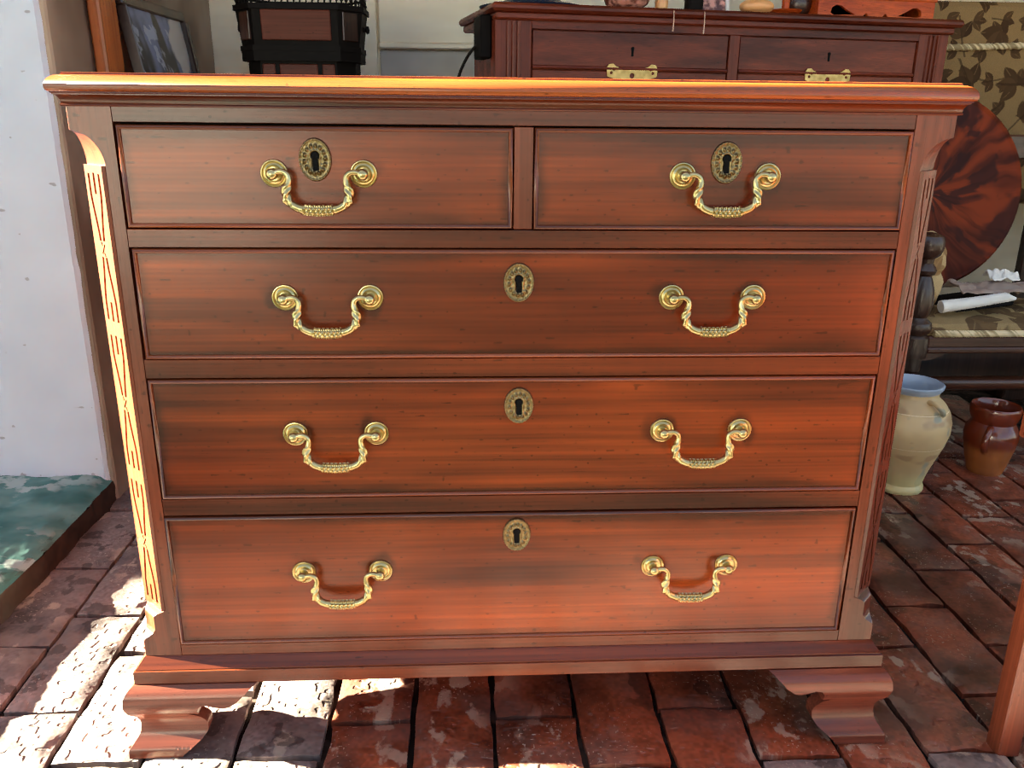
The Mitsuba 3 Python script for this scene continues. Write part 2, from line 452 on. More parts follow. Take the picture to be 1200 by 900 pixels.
def brick_mesh(x0, x1, y0, y1, seed):
    r = np.random.default_rng(seed)
    nx, ny = 9, 17
    a, b = np.linspace(0, 1, nx), np.linspace(0, 1, ny)
    g = 0.0042
    xs, ys = x0+g+(x1-x0-2*g)*a, y0+g+(y1-y0-2*g)*b
    X, Y = np.meshgrid(xs, ys, indexing='ij')
    P = np.stack([X, Y, np.full_like(X, seed*0.37)], -1)
    e = np.minimum(np.minimum(X-x0, x1-X), np.minimum(Y-y0, y1-Y))
    wear = 0.0035*np.exp(-((e-g)/0.005)) * (0.4+1.2*meshkit.noise(P*45, seed))
    hgt = r.normal(0, 0.0007) + r.normal(0, 0.006)*(X-X.mean()) + r.normal(0, 0.004)*(Y-Y.mean())
    Z = FZ(X) + hgt + (meshkit.fbm(P*28, 3, seed)-0.5)*0.0022 - wear
    jx = (meshkit.fbm(P*24+9, 2, seed+1)-0.5)*0.010
    jy = (meshkit.fbm(P*24+5, 2, seed+2)-0.5)*0.010
    edge = (e < g+1e-6)
    X, Y = X + jx*edge, Y + jy*edge
    top = np.stack([X, Y, Z], -1).reshape(-1, 3)
    f = grid_faces(nx, ny)
    ring = [i*ny for i in range(nx)] + [(nx-1)*ny+j for j in range(1, ny)] + [i*ny+ny-1 for i in range(nx-2, -1, -1)] + [j for j in range(ny-2, 0, -1)]
    low = top[ring].copy()
    low[:, 2] = FZ(low[:, 0]) - 0.035
    n, k = len(top), len(ring)
    for i in range(k):
        f += [(ring[i], n+i, n+(i+1) % k), (ring[i], n+(i+1) % k, ring[(i+1) % k])]
    return trimesh.Trimesh(np.vstack([top, low]), np.array(f)[:, ::-1] if False else np.array(f), process=False)


bi = 0
for ci in range(len(cols)-1):
    x0, x1 = cols[ci], cols[ci+1]
    L = 0.2375
    y = start[ci] - 3*L
    while y < 1.28:
        ya, yb = y, y + L + 0.0
        bi += 1
        if yb > -0.5 and not (ci == 0 and ya > 0.72):
            m = brick_mesh(x0, x1, max(ya, -0.56), yb, bi)
            if m.face_normals[0][2] < 0:
                m.invert()
            kind = 0 if x1 < -0.25 or yb < 0.0 else (1 if (bi*7) % 3 else 2)
            put('brick', m, f'brick_clay_{kind}', 'floor', smooth=40)
        y = yb

# yard outside, its shade put into the near-black ground colour
yd = cbox(-14, 14, -16, -0.57, -0.3, -0.02, 0.005)
put('ground', yd, 'yard_shade', kind='structure')
# stone step, green paint worn through, and the white pier that stands on it
r_ = trimesh.creation.box((1.4, 1.9, 0.16))
r_ = densify(r_, 0.035)
v = r_.vertices
v += V(-0.818-0.7, -0.2+0.0, 0)
top = v[:, 2] > 0.0
v[:, 2] = np.where(top, 0.064, -0.10)
ed = np.clip((-0.818 - v[:, 0])/0.05, 0, 1)
v[:, 2] -= np.where(top, 0.016*(1-ed)**2, 0)
v[:, 0] -= np.where(v[:, 0] > -0.9, 0.03*np.clip((0.45-v[:, 1])/0.6, 0, 1), 0)
r_.vertices = v
r_ = roughen(densify(r_, 0.018), 0.009, 26, 3, 4)
put('trim_1', r_, 'green_stone', smooth=35, label='low stone step with worn green paint below the white wall', kind='structure')

put('wall_left', cbox(-3.9, -2.39, 0.737, 1.80, -0.1, 2.6, 0.004), 'plaster', kind='structure')
wl = densify(cbox(-2.4, -0.822, 0.735, 1.80, -0.1, 2.6, 0.008), 0.05)
low = np.exp(-np.clip(wl.vertices[:, 2]-0.05, 0, 9)/0.12)
nz = (meshkit.fbm(wl.vertices*22, 3, 5)-0.5)
wl.vertices = wl.vertices + wl.vertex_normals*((nz*(0.006+0.02*low))[:, None])
put('wall_left', wl, 'plaster', smooth=35, kind='structure')
put('trim_2', roughen(densify(cbox(-0.826, -0.812, 0.742, 1.80, 0.0, 2.6, 0.004), 0.05), 0.003, 20, 2), 'reveal_brown', smooth=35, kind='structure')
put('wall_back', cbox(-0.84, 2.8, 1.80, 1.95, -0.1, 2.6, 0.001), 'cream_board', kind='structure')
put('wall_added_lintel', cbox(-0.83, 2.8, 0.76, 0.95, 1.78, 2.65, 0.004), 'plaster', kind='structure')  # unseen lintel, added low to cut the sky light in the room
put('wall_right', cbox(2.0, 2.8, 0.735, 1.82, -0.1, 2.6, 0.001), 'cream_board', kind='structure')
put('ceiling', cbox(-2.4, 2.8, 0.735, 1.95, 2.6, 2.7, 0.001), 'cream_board', kind='structure')
# boards on the back wall
bk = 'wall_back'
put('board', cbox(-0.70, -0.325, 1.775, 1.81, 0.0, 2.58, 0.003), 'cream_board', bk)
put('board', cbox(-0.318, 0.6, 1.778, 1.81, 0.992, 1.30, 0.003), 'cream_board', bk)
put('board', cbox(-0.318, 0.6, 1.778, 1.81, 1.304, 1.62, 0.003), 'cream_board', bk)
put('board', cbox(-0.318, 0.6, 1.768, 1.81, 0.977, 0.992, 0.003), 'cream_board', bk)
put('board', cbox(-0.318, 1.1, 1.790, 1.81, 0.10, 0.975, 0.003), 'gray_board', bk)
# unseen wall, added and sloped to cast the shade along the step
wy = cbox(-3.4, -3.2, -0.35, 0.735, -0.1, 0.815, 0.004)
wy.vertices[:, 2] += np.where(wy.vertices[:, 2] > 0.5, 0.0514*(wy.vertices[:, 1]-0.31), 0)
put('wall_added_shade', wy, 'plaster', kind='structure')

wg = cbox(-0.85, 0.85, -0.08, 0.08, -0.1, 1.35, 0.01)
put('wall_added_sheen', moved(wg, trimesh.transformations.translation_matrix((-1.85, -4.0, 0)) @ trimesh.transformations.rotation_matrix(math.radians(8), (0, 0, 1))), 'limewash', kind='structure')  # unseen white wall, added and angled to throw a grey sheen on the chest
# ------------------------------------------------------------------ the chest of drawers
CH = 'chest_of_drawers'
tag(CH, 'large mahogany chest of five drawers with brass swan-neck handles on bracket feet', 'chest of drawers')
HW, DEPTH, CANT = 0.4775, 0.53, 0.0325
ZT = 0.8425
# top board with thumbnail edge, and the cornice mould under it
oz = []
for t in np.linspace(0, 1, 9):
    a = t*math.pi/2
    oz.append((0.001 + 0.0125*math.sin(a), 0.8400 - 0.0115*(1-math.cos(a))))
prof = [(-0.05, ZT), (-0.0005, ZT), (0.0, ZT-0.0006), (0.0005, 0.8402)] + oz + [(0.0133, 0.8265), (0.0125, 0.8245), (0.0110, 0.8237), (-0.05, 0.8237)]
put('top', cat_(mitred(prof, HW, DEPTH+0.005), cbox(-HW+0.045, HW-0.045, 0.045, DEPTH+0.005, 0.8237, ZT, 0.0005)), 'mahogany_top', CH, smooth=32)
cov = [(0.0100, 0.8237), (0.0102, 0.8222), (0.0086, 0.8216)]
for t in np.linspace(0, 1, 8):
    a = t*math.pi/2
    cov.append((0.0030 + 0.0056*(1-math.sin(a)), 0.8205 - 0.0085*(1-math.cos(a)) - 0.000))
cov += [(0.0036, 0.8112), (0.0040, 0.8103), (0.0032, 0.8093), (0.0, 0.8090)]
put('cornice_moulding', mitred([(-0.03, 0.8237)] + cov + [(-0.03, 0.8090)], HW, DEPTH), 'mahogany_rail', CH, smooth=32)
# body panels
for s in (-1, 1):
    put('side_panel', cbox(min(s*HW, s*(HW-0.018)), max(s*HW, s*(HW-0.018)), 0.045, DEPTH, 0.125, 0.810, 0.0008), 'mahogany_side', CH)
put('back_panel', cbox(-HW+0.018, HW-0.018, DEPTH-0.012, DEPTH, 0.125, 0.81, 0.0005), 'red_wood', CH)
put('dust_board', cbox(-HW+0.018, HW-0.018, 0.03, DEPTH-0.012, 0.118, 0.13, 0.0005), 'red_wood', CH)
put('added_backing', cbox(-HW+0.02, HW-0.02, 0.022, 0.03, 0.13, 0.812, 0.0005), 'black_gap', CH)  # added black board behind the drawer fronts, stops light leaking through the gaps


def cant_at(z):
    pts_z = [0.137, 0.158, 0.163, 0.170, 0.176, 0.194, 0.197, 0.203, 0.7500]
    pts_c = [0.0, 0.0, 0.003, 0.013, 0.0165, 0.0165, 0.019, CANT, CANT]
    if z <= 0.75:
        return float(np.interp(z, pts_z, pts_c))
    if z >= 0.785:
        return 0.0
    t = (z - 0.75)/0.035                      # cove of the upper stop
    return CANT - CANT*(1 - math.sqrt(max(0.0, 1 - t*t)))*0.92 - 0.08*CANT*t


zs = sorted(set(list(np.linspace(0.137, 0.205, 40)) + [0.3, 0.5, 0.7] + list(np.linspace(0.7499, 0.7855, 24)) + [0.8095]))
for s in (-1, 1):
    vv = []
    for z in zs:
        c = max(cant_at(z), 0.0006)
        vv += [(s*0.4322, 0.0, z), (s*(HW-c), 0.0, z), (s*HW, c, z), (s*HW, 0.05, z), (s*0.4322, 0.05, z)]
    n = len(zs)
    f = grid_faces(n, 5, close_m=True) + [(0, 1, 2), (0, 2, 3), (0, 3, 4)] + [((n-1)*5, (n-1)*5+2, (n-1)*5+1), ((n-1)*5, (n-1)*5+3, (n-1)*5+2), ((n-1)*5, (n-1)*5+4, (n-1)*5+3)]
    put('corner_post', solid(vv, f), 'mahogany_post', CH, smooth=28)
# blind fret on the canted corners
FW, FB, FT = 0.0440, 0.2035, 0.7490
UN = (FT-FB)/3
slots = []


def slot(pts, w):
    slots.append(sg.LineString(pts).buffer(w/2, cap_style=2, join_style=2))


for k in range(3):
    z0 = FB + k*UN
    tt = np.linspace(0, 1, 41)
    for s in (-1, 1):
        # bars near the ends run into ogee lines that cross over in the middle
        lead = np.where(np.abs(tt-0.5) > 0.34, 1.0, 0.0)
        u = np.clip((0.34-np.abs(tt-0.5))/0.34, 0, 1)
        off = s*(0.0125 - 0.0085*np.sin(np.pi*np.clip(u, 0, 1)*0.5)**1.5)
        keep = (tt > 0.045) & (tt < 0.955)
        a = keep & (tt < 0.475)
        b = keep & (tt > 0.525)
        slot(np.stack([off[a], z0+tt[a]*UN], -1), 0.0046)
        slot(np.stack([off[b], z0+tt[b]*UN], -1), 0.0046)
    for lo, hi in ((0.045, 0.17), (0.83, 0.955)):
        slot([(0, z0+lo*UN), (0, z0+hi*UN)], 0.0046)
    slot([(-0.0035, z0+0.470*UN), (0.0045, z0+0.530*UN)], 0.0024)
    slot([(0.0035, z0+0.455*UN), (0.0012, z0+0.480*UN)], 0.0022)
    slot([(-0.0012, z0+0.520*UN), (-0.0035, z0+0.545*UN)], 0.0022)
fretpoly = sg.box(-FW/2, FB, FW/2, FT).difference(shapely.union_all(slots)).buffer(0)
fret = prism(fretpoly, 0.0042)
for s in (-1, 1):
    q = 1/math.sqrt(2)
    o = V(s*(HW-CANT/2), CANT/2, 0)
    nrm = V(s*q, -q, 0)
    u = np.cross(V(0, 0, 1), nrm)
    fr = put('fret_panel', moved(fret, frame(o + nrm*0.0002, u, V(0, 0, 1), nrm)), 'mahogany_post', CH, label='pierced fretwork strip on the canted corner')
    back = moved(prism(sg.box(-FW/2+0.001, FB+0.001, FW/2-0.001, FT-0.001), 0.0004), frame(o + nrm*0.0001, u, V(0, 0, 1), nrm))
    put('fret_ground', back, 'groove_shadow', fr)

# rails: frieze, between drawers, bottom
DR = [(-0.4290, -0.0112, 0.6840, 0.7915), (0.0123, 0.4310, 0.6835, 0.7920), (-0.4285, 0.4295, 0.5350, 0.6610), (-0.4300, 0.4290, 0.3590, 0.5100), (-0.4315, 0.4290, 0.1540, 0.3345)]
GAP = 0.0012
put('rail', cbox(-0.4318, 0.4318, 0.0, 0.03, 0.7925+GAP, 0.8095, 0.0006), 'mahogany_rail', CH)
put('rail', cbox(-0.4318, 0.4318, 0.0, 0.03, 0.6610+GAP, 0.6835-GAP, 0.0006), 'mahogany_rail', CH)
put('rail', cbox(-0.4318, 0.4318, 0.0, 0.03, 0.5100+GAP, 0.5350-GAP, 0.0006), 'mahogany_rail', CH)
put('rail', cbox(-0.4318, 0.4318, 0.0, 0.03, 0.3345+GAP, 0.3590-GAP, 0.0006), 'mahogany_rail', CH)
put('rail', cbox(-0.4318, 0.4318, 0.0, 0.03, 0.1200, 0.1540-GAP, 0.0006), 'mahogany_rail', CH)
put('divider', cbox(-0.0112+GAP, 0.0123-GAP, 0.0003, 0.03, 0.6835, 0.7925, 0.0006), 'mahogany_post', CH)

# plinth mould
pm = [(-0.03, 0.1372), (0.0006, 0.1372), (0.0022, 0.1355), (0.0042, 0.1325), (0.0070, 0.1285), (0.0096, 0.1250), (0.0108, 0.1236), (0.0108, 0.1224), (0.0128, 0.1216), (0.0132, 0.1208), (0.0132, 0.1040), (0.0126, 0.1032), (-0.03, 0.1032)]
put('plinth_moulding', mitred(pm, HW, DEPTH), 'mahogany_rail', CH, smooth=30)

# ogee bracket feet
oz_z = [0.0, 0.012, 0.0135, 0.022, 0.032, 0.044, 0.054, 0.066, 0.078, 0.088, 0.097, 0.1032]
oz_o = [0.0275, 0.0272, 0.0262, 0.0195, 0.0140, 0.0125, 0.0150, 0.0235, 0.0268, 0.0258, 0.0215, 0.0150]
from scipy.interpolate import PchipInterpolator
FO = PchipInterpolator(oz_z, oz_o)
CUT = [(0.1560, 0.1032), (0.1520, 0.093), (0.1440, 0.083), (0.1330, 0.0755), (0.1240, 0.0735), (0.1140, 0.0760), (0.1040, 0.0790), (0.0960, 0.0775), (0.0900, 0.0705), (0.0880, 0.0640), (0.0850, 0.0615),
       (0.0800, 0.0640), (0.0740, 0.0640), (0.0735, 0.0590), (0.0790, 0.0520), (0.0850, 0.0420), (0.0868, 0.0320), (0.0850, 0.0220), (0.0790, 0.0120), (0.0700, 0.0035), (0.0680, 0.0)]
fp = sg.Polygon([(0, 0)] + [(0, 0.1032)] + CUT)
fm = densify(prism(fp, 0.020), 0.0045)                    # x = distance in from the mitre, y = z, z = depth


def foot(sx, front=True):
    out = []
    P = fm.vertices
    drop = FZ(sx*0.45) - 0.0
    o = FO(np.clip(P[:, 1], 0, 0.1032))
    z = P[:, 1] + drop*np.clip(1 - P[:, 1]/0.1032, 0, 1)
    for side in (0, 1):
        if side == 0:
            x, y = (HW + o) - np.maximum(P[:, 0], 0), -o + P[:, 2]
            x = np.where(P[:, 0] < 1e-6, HW + o - P[:, 2], x)         # mitre
        else:
            x, y = (HW + o) - P[:, 2], -o + np.maximum(P[:, 0], 0)
            y = np.where(P[:, 0] < 1e-6, -o + P[:, 2], y)
        if not front:
            y = DEPTH - 0.005 - y*0.92 - 0.03
        out.append(solid(np.stack([sx*x, y, z], -1), fm.faces))
    return cat_(*out)


for s in (-1, 1):
    put('foot', foot(s), 'mahogany_foot', CH, smooth=35)
for s in (-1, 1):
    put('foot', foot(s, False), 'mahogany_foot', CH, smooth=35)


# brass furniture
def rose_mesh():
    p = [(0.0, 0.0), (0.0138, 0.0), (0.0139, 0.0012), (0.0133, 0.0022), (0.0124, 0.0024), (0.0117, 0.0017), (0.0111, 0.0014), (0.0106, 0.0020), (0.0098, 0.0030), (0.0086, 0.0036),
         (0.0080, 0.0031), (0.0070, 0.0026), (0.0052, 0.0028), (0.0042, 0.0040), (0.0036, 0.0070), (0.0034, 0.0085), (0.0042, 0.0100), (0.0054, 0.0120), (0.0058, 0.0142), (0.0052, 0.0166), (0.0036, 0.0184), (0.0018, 0.0191), (0.0, 0.0193)]
    m = lathe([(r*1.07, h*0.95) for r, h in p], 36)
    return moved(m, frame(V(0, 0, 0), V(1, 0, 0), V(0, 0, 1), V(0, -1, 0)))


def bail_mesh():
    half = [(-0.0490+0.003, 0.000), (-0.0420, 0.0022), (-0.0350, 0.0020), (-0.0308, -0.0020), (-0.0305, -0.0085), (-0.0325, -0.0150), (-0.0335, -0.0205), (-0.0315, -0.0270), (-0.0265, -0.0325), (-0.0190, -0.0360), (-0.0100, -0.0374), (0.0, -0.0378)]
    pts = half + [(-x, z) for x, z in half[-2::-1]]
    path = smooth_path([(x, -0.0140 - 0.0025*min(1, -z/0.03) if z < 0 else -0.0140, z) for x, z in pts], 260)
    n, sides = len(path), 28
    s = np.linspace(-1, 1, n)
    a = np.abs(s)
    rad = np.interp(a, [0, 0.20, 0.23, 0.26, 0.40, 0.52, 0.60, 0.66, 0.75, 0.9, 1.0], [0.0047, 0.0044, 0.0040, 0.0040, 0.0038, 0.0042, 0.0041, 0.0033, 0.0027, 0.0027, 0.0025])
    t = np.gradient(path, axis=0)
    t /= np.linalg.norm(t, axis=1, keepdims=True)
    A = np.cross(t, V(0, 1, 0))
    A /= np.linalg.norm(A, axis=1, keepdims=True)
    B = np.cross(t, A)
    th = np.arange(sides)*2*np.pi/sides
    S, TH = np.meshgrid(s, th, indexing='ij')
    ab = np.abs(S)
    R = np.repeat(rad[:, None], sides, 1)
    basket = 0.00060*np.sign(np.sin(TH*4 + S*48))*np.sign(np.sin(TH*4 - S*48))*(ab < 0.205)
    leaf = 0.00055*np.sin(TH*3 + np.sign(S)*S*0 + ab*42)*np.clip((ab-0.36)/0.05, 0, 1)*np.clip((0.68-ab)/0.05, 0, 1)
    tip = 0.0016*np.exp(-((ab-0.455)/0.018)**2)*np.clip(np.cos(TH - np.where(S < 0, np.pi, np.pi)), 0, 1)
    collar = 0.0004*np.exp(-((ab-0.235)/0.012)**2)
    R = R*1.12 + 1.5*(basket + leaf) + tip + collar
    vv = path[:, None] + R[..., None]*(np.cos(TH)[..., None]*A[:, None] + np.sin(TH)[..., None]*B[:, None])
    vv = vv.reshape(-1, 3)
    f = grid_faces(n, sides, close_m=True)
    k = len(vv)
    vv = np.vstack([vv, path[:1], path[-1:]])
    for j in range(sides):
        f += [(k, (j+1) % sides, j), (k+1, (n-1)*sides+j, (n-1)*sides+(j+1) % sides)]
    return solid(vv, f)


def escutcheon_mesh():
    nr, na = 30, 112
    r = np.linspace(0.02, 1, nr)
    a = np.linspace(0, 2*np.pi, na, endpoint=False)
    Rr, A = np.meshgrid(r, a, indexing='ij')
    h = 0.0014 + 0*Rr
    rim = np.exp(-((Rr-0.93)/0.05)**2)
    h += rim*(0.0020 + 0.0010*np.sin(A*28))
    h += np.exp(-((Rr-0.82)/0.022)**2)*0.0008
    petals = np.clip(np.sin(A*14)*0.5+0.5, 0, 1)
    h += np.exp(-((Rr-0.63)/0.10)**2)*0.0034*petals
    h += np.exp(-((Rr-0.50)/0.08)**2)*0.0010*(1-petals)
    X, Z = 0.0176*Rr*np.cos(A), 0.0228*Rr*np.sin(A)
    kh = np.minimum(np.hypot(X, Z-0.0042)-0.0042, np.maximum(np.abs(X)-0.0031, np.abs(Z+0.003)-0.0085))
    h += np.exp(-((kh-0.0016)/0.0010)**2)*0.0016
    h = np.where(Rr > 0.985, 0.0002, h)
    top = np.stack([X, -h, Z], -1).reshape(-1, 3)
    f = grid_faces(nr, na, close_m=True)
    k = len(top)
    vv = np.vstack([top, [[0, -0.0014, 0]]])
    for j in range(na):
        f.append((k, j, (j+1) % na))
    m = trimesh.Trimesh(vv, f, process=False)
    if m.face_normals[len(f)//2][1] > 0:
        m.invert()
    return m


key_poly = sg.Point(0, 0.0042).buffer(0.0040).union(sg.box(-0.0027, -0.0108, 0.0027, 0.005)).union(sg.Point(0, -0.0100).buffer(0.0030))
key_mesh = moved(prism(key_poly, 0.0024), frame(V(0, 0, 0), V(1, 0, 0), V(0, 0, 1), V(0, -1, 0)))
ROSE, BAIL, ESC = rose_mesh(), bail_mesh(), escutcheon_mesh()
ROSE_D, BAIL_D, ESC_D, KEY_D = ply(ROSE, 'brass', smooth=40), ply(BAIL, 'brass', smooth=50), ply(ESC, 'brass_dull', smooth=True), ply(key_mesh, 'keyhole_black')


def add(name, d, parent, at, tilt=0.0, swing=0.0):
    key = numbered(parent + '__' + name)
    T = mi.ScalarTransform4f().translate(list(at)).rotate([0, 1, 0], tilt).rotate([1, 0, 0], swing)
    scene[key] = {**d, 'to_world': T}
    return key


hand = [[(-0.2204, 0)], [(0.2240, 0)], [(-0.2188, 1), (0.2210, 1)], [(-0.2184, 2), (0.2210, 2)], [(-0.2204, 3), (0.2208, 3)]]
esc = [(-0.2237, 0), (0.2241, 0), (-0.0031, 1), (-0.0012, 2), (-0.0017, 3)]
tilts = [0.4, -0.6, 0.0, -0.5, 0.3, 0.2, -0.7, 0.5]
hi_ = 0
for i, (x0, x1, z0, z1) in enumerate(DR):
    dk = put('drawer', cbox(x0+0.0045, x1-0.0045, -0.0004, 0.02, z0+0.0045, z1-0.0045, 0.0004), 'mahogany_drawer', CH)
    put('cock_bead', roundbead(x0, x1, z0, z1), 'mahogany_bead', dk, smooth=40)
    for hx, row in hand[i]:
        for s in (-1, 1):
            add('rose', ROSE_D, dk, (hx + s*0.0477, -0.0004, HZ[row]))
        add('bail', BAIL_D, dk, (hx, -0.0004, HZ[row]), tilts[hi_], 0)
        hi_ += 1
    ek = add('escutcheon', ESC_D, dk, (esc[i][0], -0.0004, EZ[esc[i][1]]))
    labels[ek] = {'label': 'oval brass keyhole plate with beaded rim'}
    add('keyhole', KEY_D, dk, (esc[i][0], -0.0004, EZ[esc[i][1]]))

# ------------------------------------------------------------------ things behind, left
tag(put('wooden_post', moved(cbox(-0.012, 0.012, -0.047, 0.047, 0, 1.5, 0.004), frame(V(-0.790, 0.985, FZ(-0.7)), V(1, 0, 0), V(0, 1, 0), V(-0.004, -0.035, 1.0))), 'pine_knotty'),
    'orange-brown knotty wooden board leaning against the reveal beside the painting', 'board')

tag(put('wooden_peg', moved(lathe([(0, 0), (0.012, 0), (0.012, 0.012), (0.026, 0.018), (0.030, 0.028), (0.022, 0.040), (0, 0.044)], 28), frame(V(-0.815, 0.825, 0.592), V(0, 1, 0), V(0, 0, 1), V(1, 0, 0))), 'pine_knotty', smooth=40),
    'round brown wooden peg on the reveal left of the chest', 'peg')

# leaning framed painting
pw, ph = 0.415, 0.435
pu = V(0, 1, 0)
pv = V(-0.16, 0.0, 0.987)
pn = np.cross(pu, pv)
po = V(-0.722, 1.012, 0.602)
PF = frame(po, pu, pv, pn)
tag('framed_painting', 'dark framed blue and grey painting leaning beside the wooden board', 'painting')
put('canvas', moved(cbox(0.004, pw-0.02, 0.02, ph-0.02, 0.0, 0.008, 0.001), PF), 'painting', 'framed_painting')
for a in ((0, pw, ph-0.024, ph), (0, pw, 0, 0.024)):
    put('frame_rail', moved(cbox(a[0], a[1], a[2], a[3], -0.004, 0.014, 0.003), PF), 'dark_oak', 'framed_painting')
for a in ((0, 0.005), (pw-0.028, pw)):
    put('frame_rail', moved(cbox(a[0], a[1], 0.024, ph-0.024, -0.004, 0.020, 0.003), PF), 'dark_oak', 'framed_painting')
# the low chest it stands on, hidden behind
tag(put('stool', cat_(cbox(-0.80, -0.64, 1.02, 1.60, 0.56, 0.60, 0.004), *[cbox(x, x+0.035, y, y+0.035, FZ(-0.7)-0.01, 0.56, 0.002) for x in (-0.79, -0.685) for y in (1.04, 1.55)]), 'dark_oak'),
    'dark wooden stool under the framed painting', 'stool')

# ------------------------------------------------------------------ octagonal box on a stand
OB = 'octagonal_box'
tag(OB, 'dark eight-sided wooden box with pierced gallery and red panels behind the chest', 'box')
oc = V(-0.457, 1.315, 0)
def octa(hw, hd, fw, z0, z1, hw2=None, hd2=None):
    pts = []
    for z, w_, d_ in ((z0, hw, hd), (z1, hw2 or hw, hd2 or hd)):
        for sx in (-1, 1):
            for sy in (-1, 1):
                pts += [(sx*w_, sy*fw*0.55, z), (sx*fw, sy*d_, z)]
    return trimesh.convex.convex_hull(np.array(pts) + oc)
put('body', octa(0.137, 0.106, 0.098, 0.934, 1.030, 0.150, 0.115), 'lantern_black', OB)
put('body_moulding', cat_(octa(0.143, 0.112, 0.102, 0.934, 0.946), octa(0.154, 0.119, 0.103, 1.024, 1.036)), 'lantern_black', OB)
put('lower_band', octa(0.141, 0.110, 0.101, 0.912, 0.934), 'lantern_black', OB)
put('base', octa(0.128, 0.098, 0.090, 0.74, 0.913), 'lantern_black', OB)
for x0, x1 in ((-0.085, -0.055), (-0.045, 0.045), (0.055, 0.085)):
    put('base_panel', cbox(oc[0]+x0, oc[0]+x1, oc[1]-0.101, oc[1]-0.09, 0.76, 0.906, 0.002), 'lantern_panel', OB)
tl = math.atan2(0.008, 0.08)
put('panel', moved(cbox(-0.080, 0.080, -0.033, 0.033, -0.004, 0.003, 0.002), frame(oc + V(0.002, -0.1135, 0.990), V(1, 0, 0), V(0, -math.sin(tl), math.cos(tl)), V(0, -math.cos(tl), -math.sin(tl)))), 'lantern_panel', OB)
for s in (-1, 1):
    a0, a1 = V(s*0.100, -0.1105, 0), V(s*0.1445, -0.054, 0)
    uu = (a1-a0)/np.linalg.norm(a1-a0)*s
    nn = np.cross(uu, V(0, 0, 1))
    put('panel', moved(cbox(-0.024, 0.024, -0.032, 0.032, -0.004, 0.003, 0.002), frame(oc + (a0+a1)/2 + V(0, 0, 0.990), uu, V(0, 0, 1), nn)), 'dark_oak', OB)
gal, edge = [], []
cor = [(-0.146, -0.052), (-0.098, -0.112), (0.098, -0.112), (0.146, -0.052), (0.146, 0.052), (0.098, 0.112), (-0.098, 0.112), (-0.146, 0.052)]
for k in range(8):
    p0, p1 = np.array(cor[k]), np.array(cor[(k+1) % 8])
    m_ = max(3, int(np.linalg.norm(p1-p0)/0.0135))
    for q in range(m_):
        x, y = p0 + (p1-p0)*q/m_
        gal.append(trimesh.creation.cylinder(0.0020, 0.024, sections=6, transform=trimesh.transformations.translation_matrix(oc+V(x, y, 1.047))))
        gal.append(moved(trimesh.creation.icosphere(1, 0.0042), trimesh.transformations.translation_matrix(oc+V(x, y, 1.047))))
    gal.append(tube([oc+V(*p0, 1.060), oc+V(*p1, 1.060)], 0.003, 6))
put('gallery', cat_(*gal), 'lantern_black', OB)
for s in (-1, 1):
    put('handle', moved(lathe([(0, 0), (0.006, 0), (0.004, 0.006), (0.010, 0.009), (0.008, 0.014), (0, 0.016)], 16), frame(oc + V(s*0.144, 0, 0.990), V(0, 1, 0), V(0, 0, s), V(s, 0, 0))), 'lantern_black', OB, smooth=40)
put('stand', cat_(octa(0.13, 0.10, 0.09, 0.70, 0.742), *[cbox(oc[0]+sx*0.08-0.018, oc[0]+sx*0.08+0.018, oc[1]+sy*0.06-0.018, oc[1]+sy*0.06+0.018, FZ(-0.4)-0.012, 0.71, 0.003) for sx in (-1, 1) for sy in (-1, 1)]), 'dark_oak', OB)

# ------------------------------------------------------------------ the second chest behind
BC = 'dressing_chest'
tag(BC, 'reddish wooden chest with pale brass handles standing behind the front chest', 'chest of drawers')
bw, bd = 1.185, 0.40
A_ = math.atan2(0.215, 1.165)
bu, bv = V(math.cos(A_), math.sin(A_), 0), V(-math.sin(A_), math.cos(A_), 0)
BF = frame(V(0.005, 1.10, 0.017), bu, bv, V(0, 0, 1))
def bput(name, mesh, bsdf, parent=BC, **k):
    return put(name, moved(mesh, BF), bsdf, parent, **k)
zb = FZ(0.5) - 0.031
bput('carcass', cbox(0.03, bw-0.03, 0.012, bd, 0.05, 0.985, 0.002), 'red_wood')
tp = [(-0.02, -0.024), (bw+0.02, -0.024), (bw+0.02, bd+0.004), (-0.02, bd+0.004)]
bput('top', cat_(cbox(-0.012, bw+0.022, -0.026, bd+0.004, 0.999, 1.017, 0.006), cbox(0.0, bw+0.006, -0.012, bd, 0.983, 1.0, 0.004)), 'red_wood')
for x0 in (0.0, bw-0.085):
    bput('pilaster', cat_(cbox(x0, x0+0.085, 0.0, 0.05, 0.05, 0.984, 0.002), *[tube([V(x0+dx, -0.001, 0.06), V(x0+dx, -0.001, 0.98)], 0.0045, 8) for dx in (0.030, 0.042, 0.054)]), 'red_wood_post')
bput('frieze_rail', cbox(0.085, bw-0.085, 0.002, 0.03, 0.966, 0.984, 0.001), 'red_wood')
bput('divider', cbox(0.578, 0.604, 0.002, 0.03, 0.80, 0.966, 0.001), 'red_wood_post')
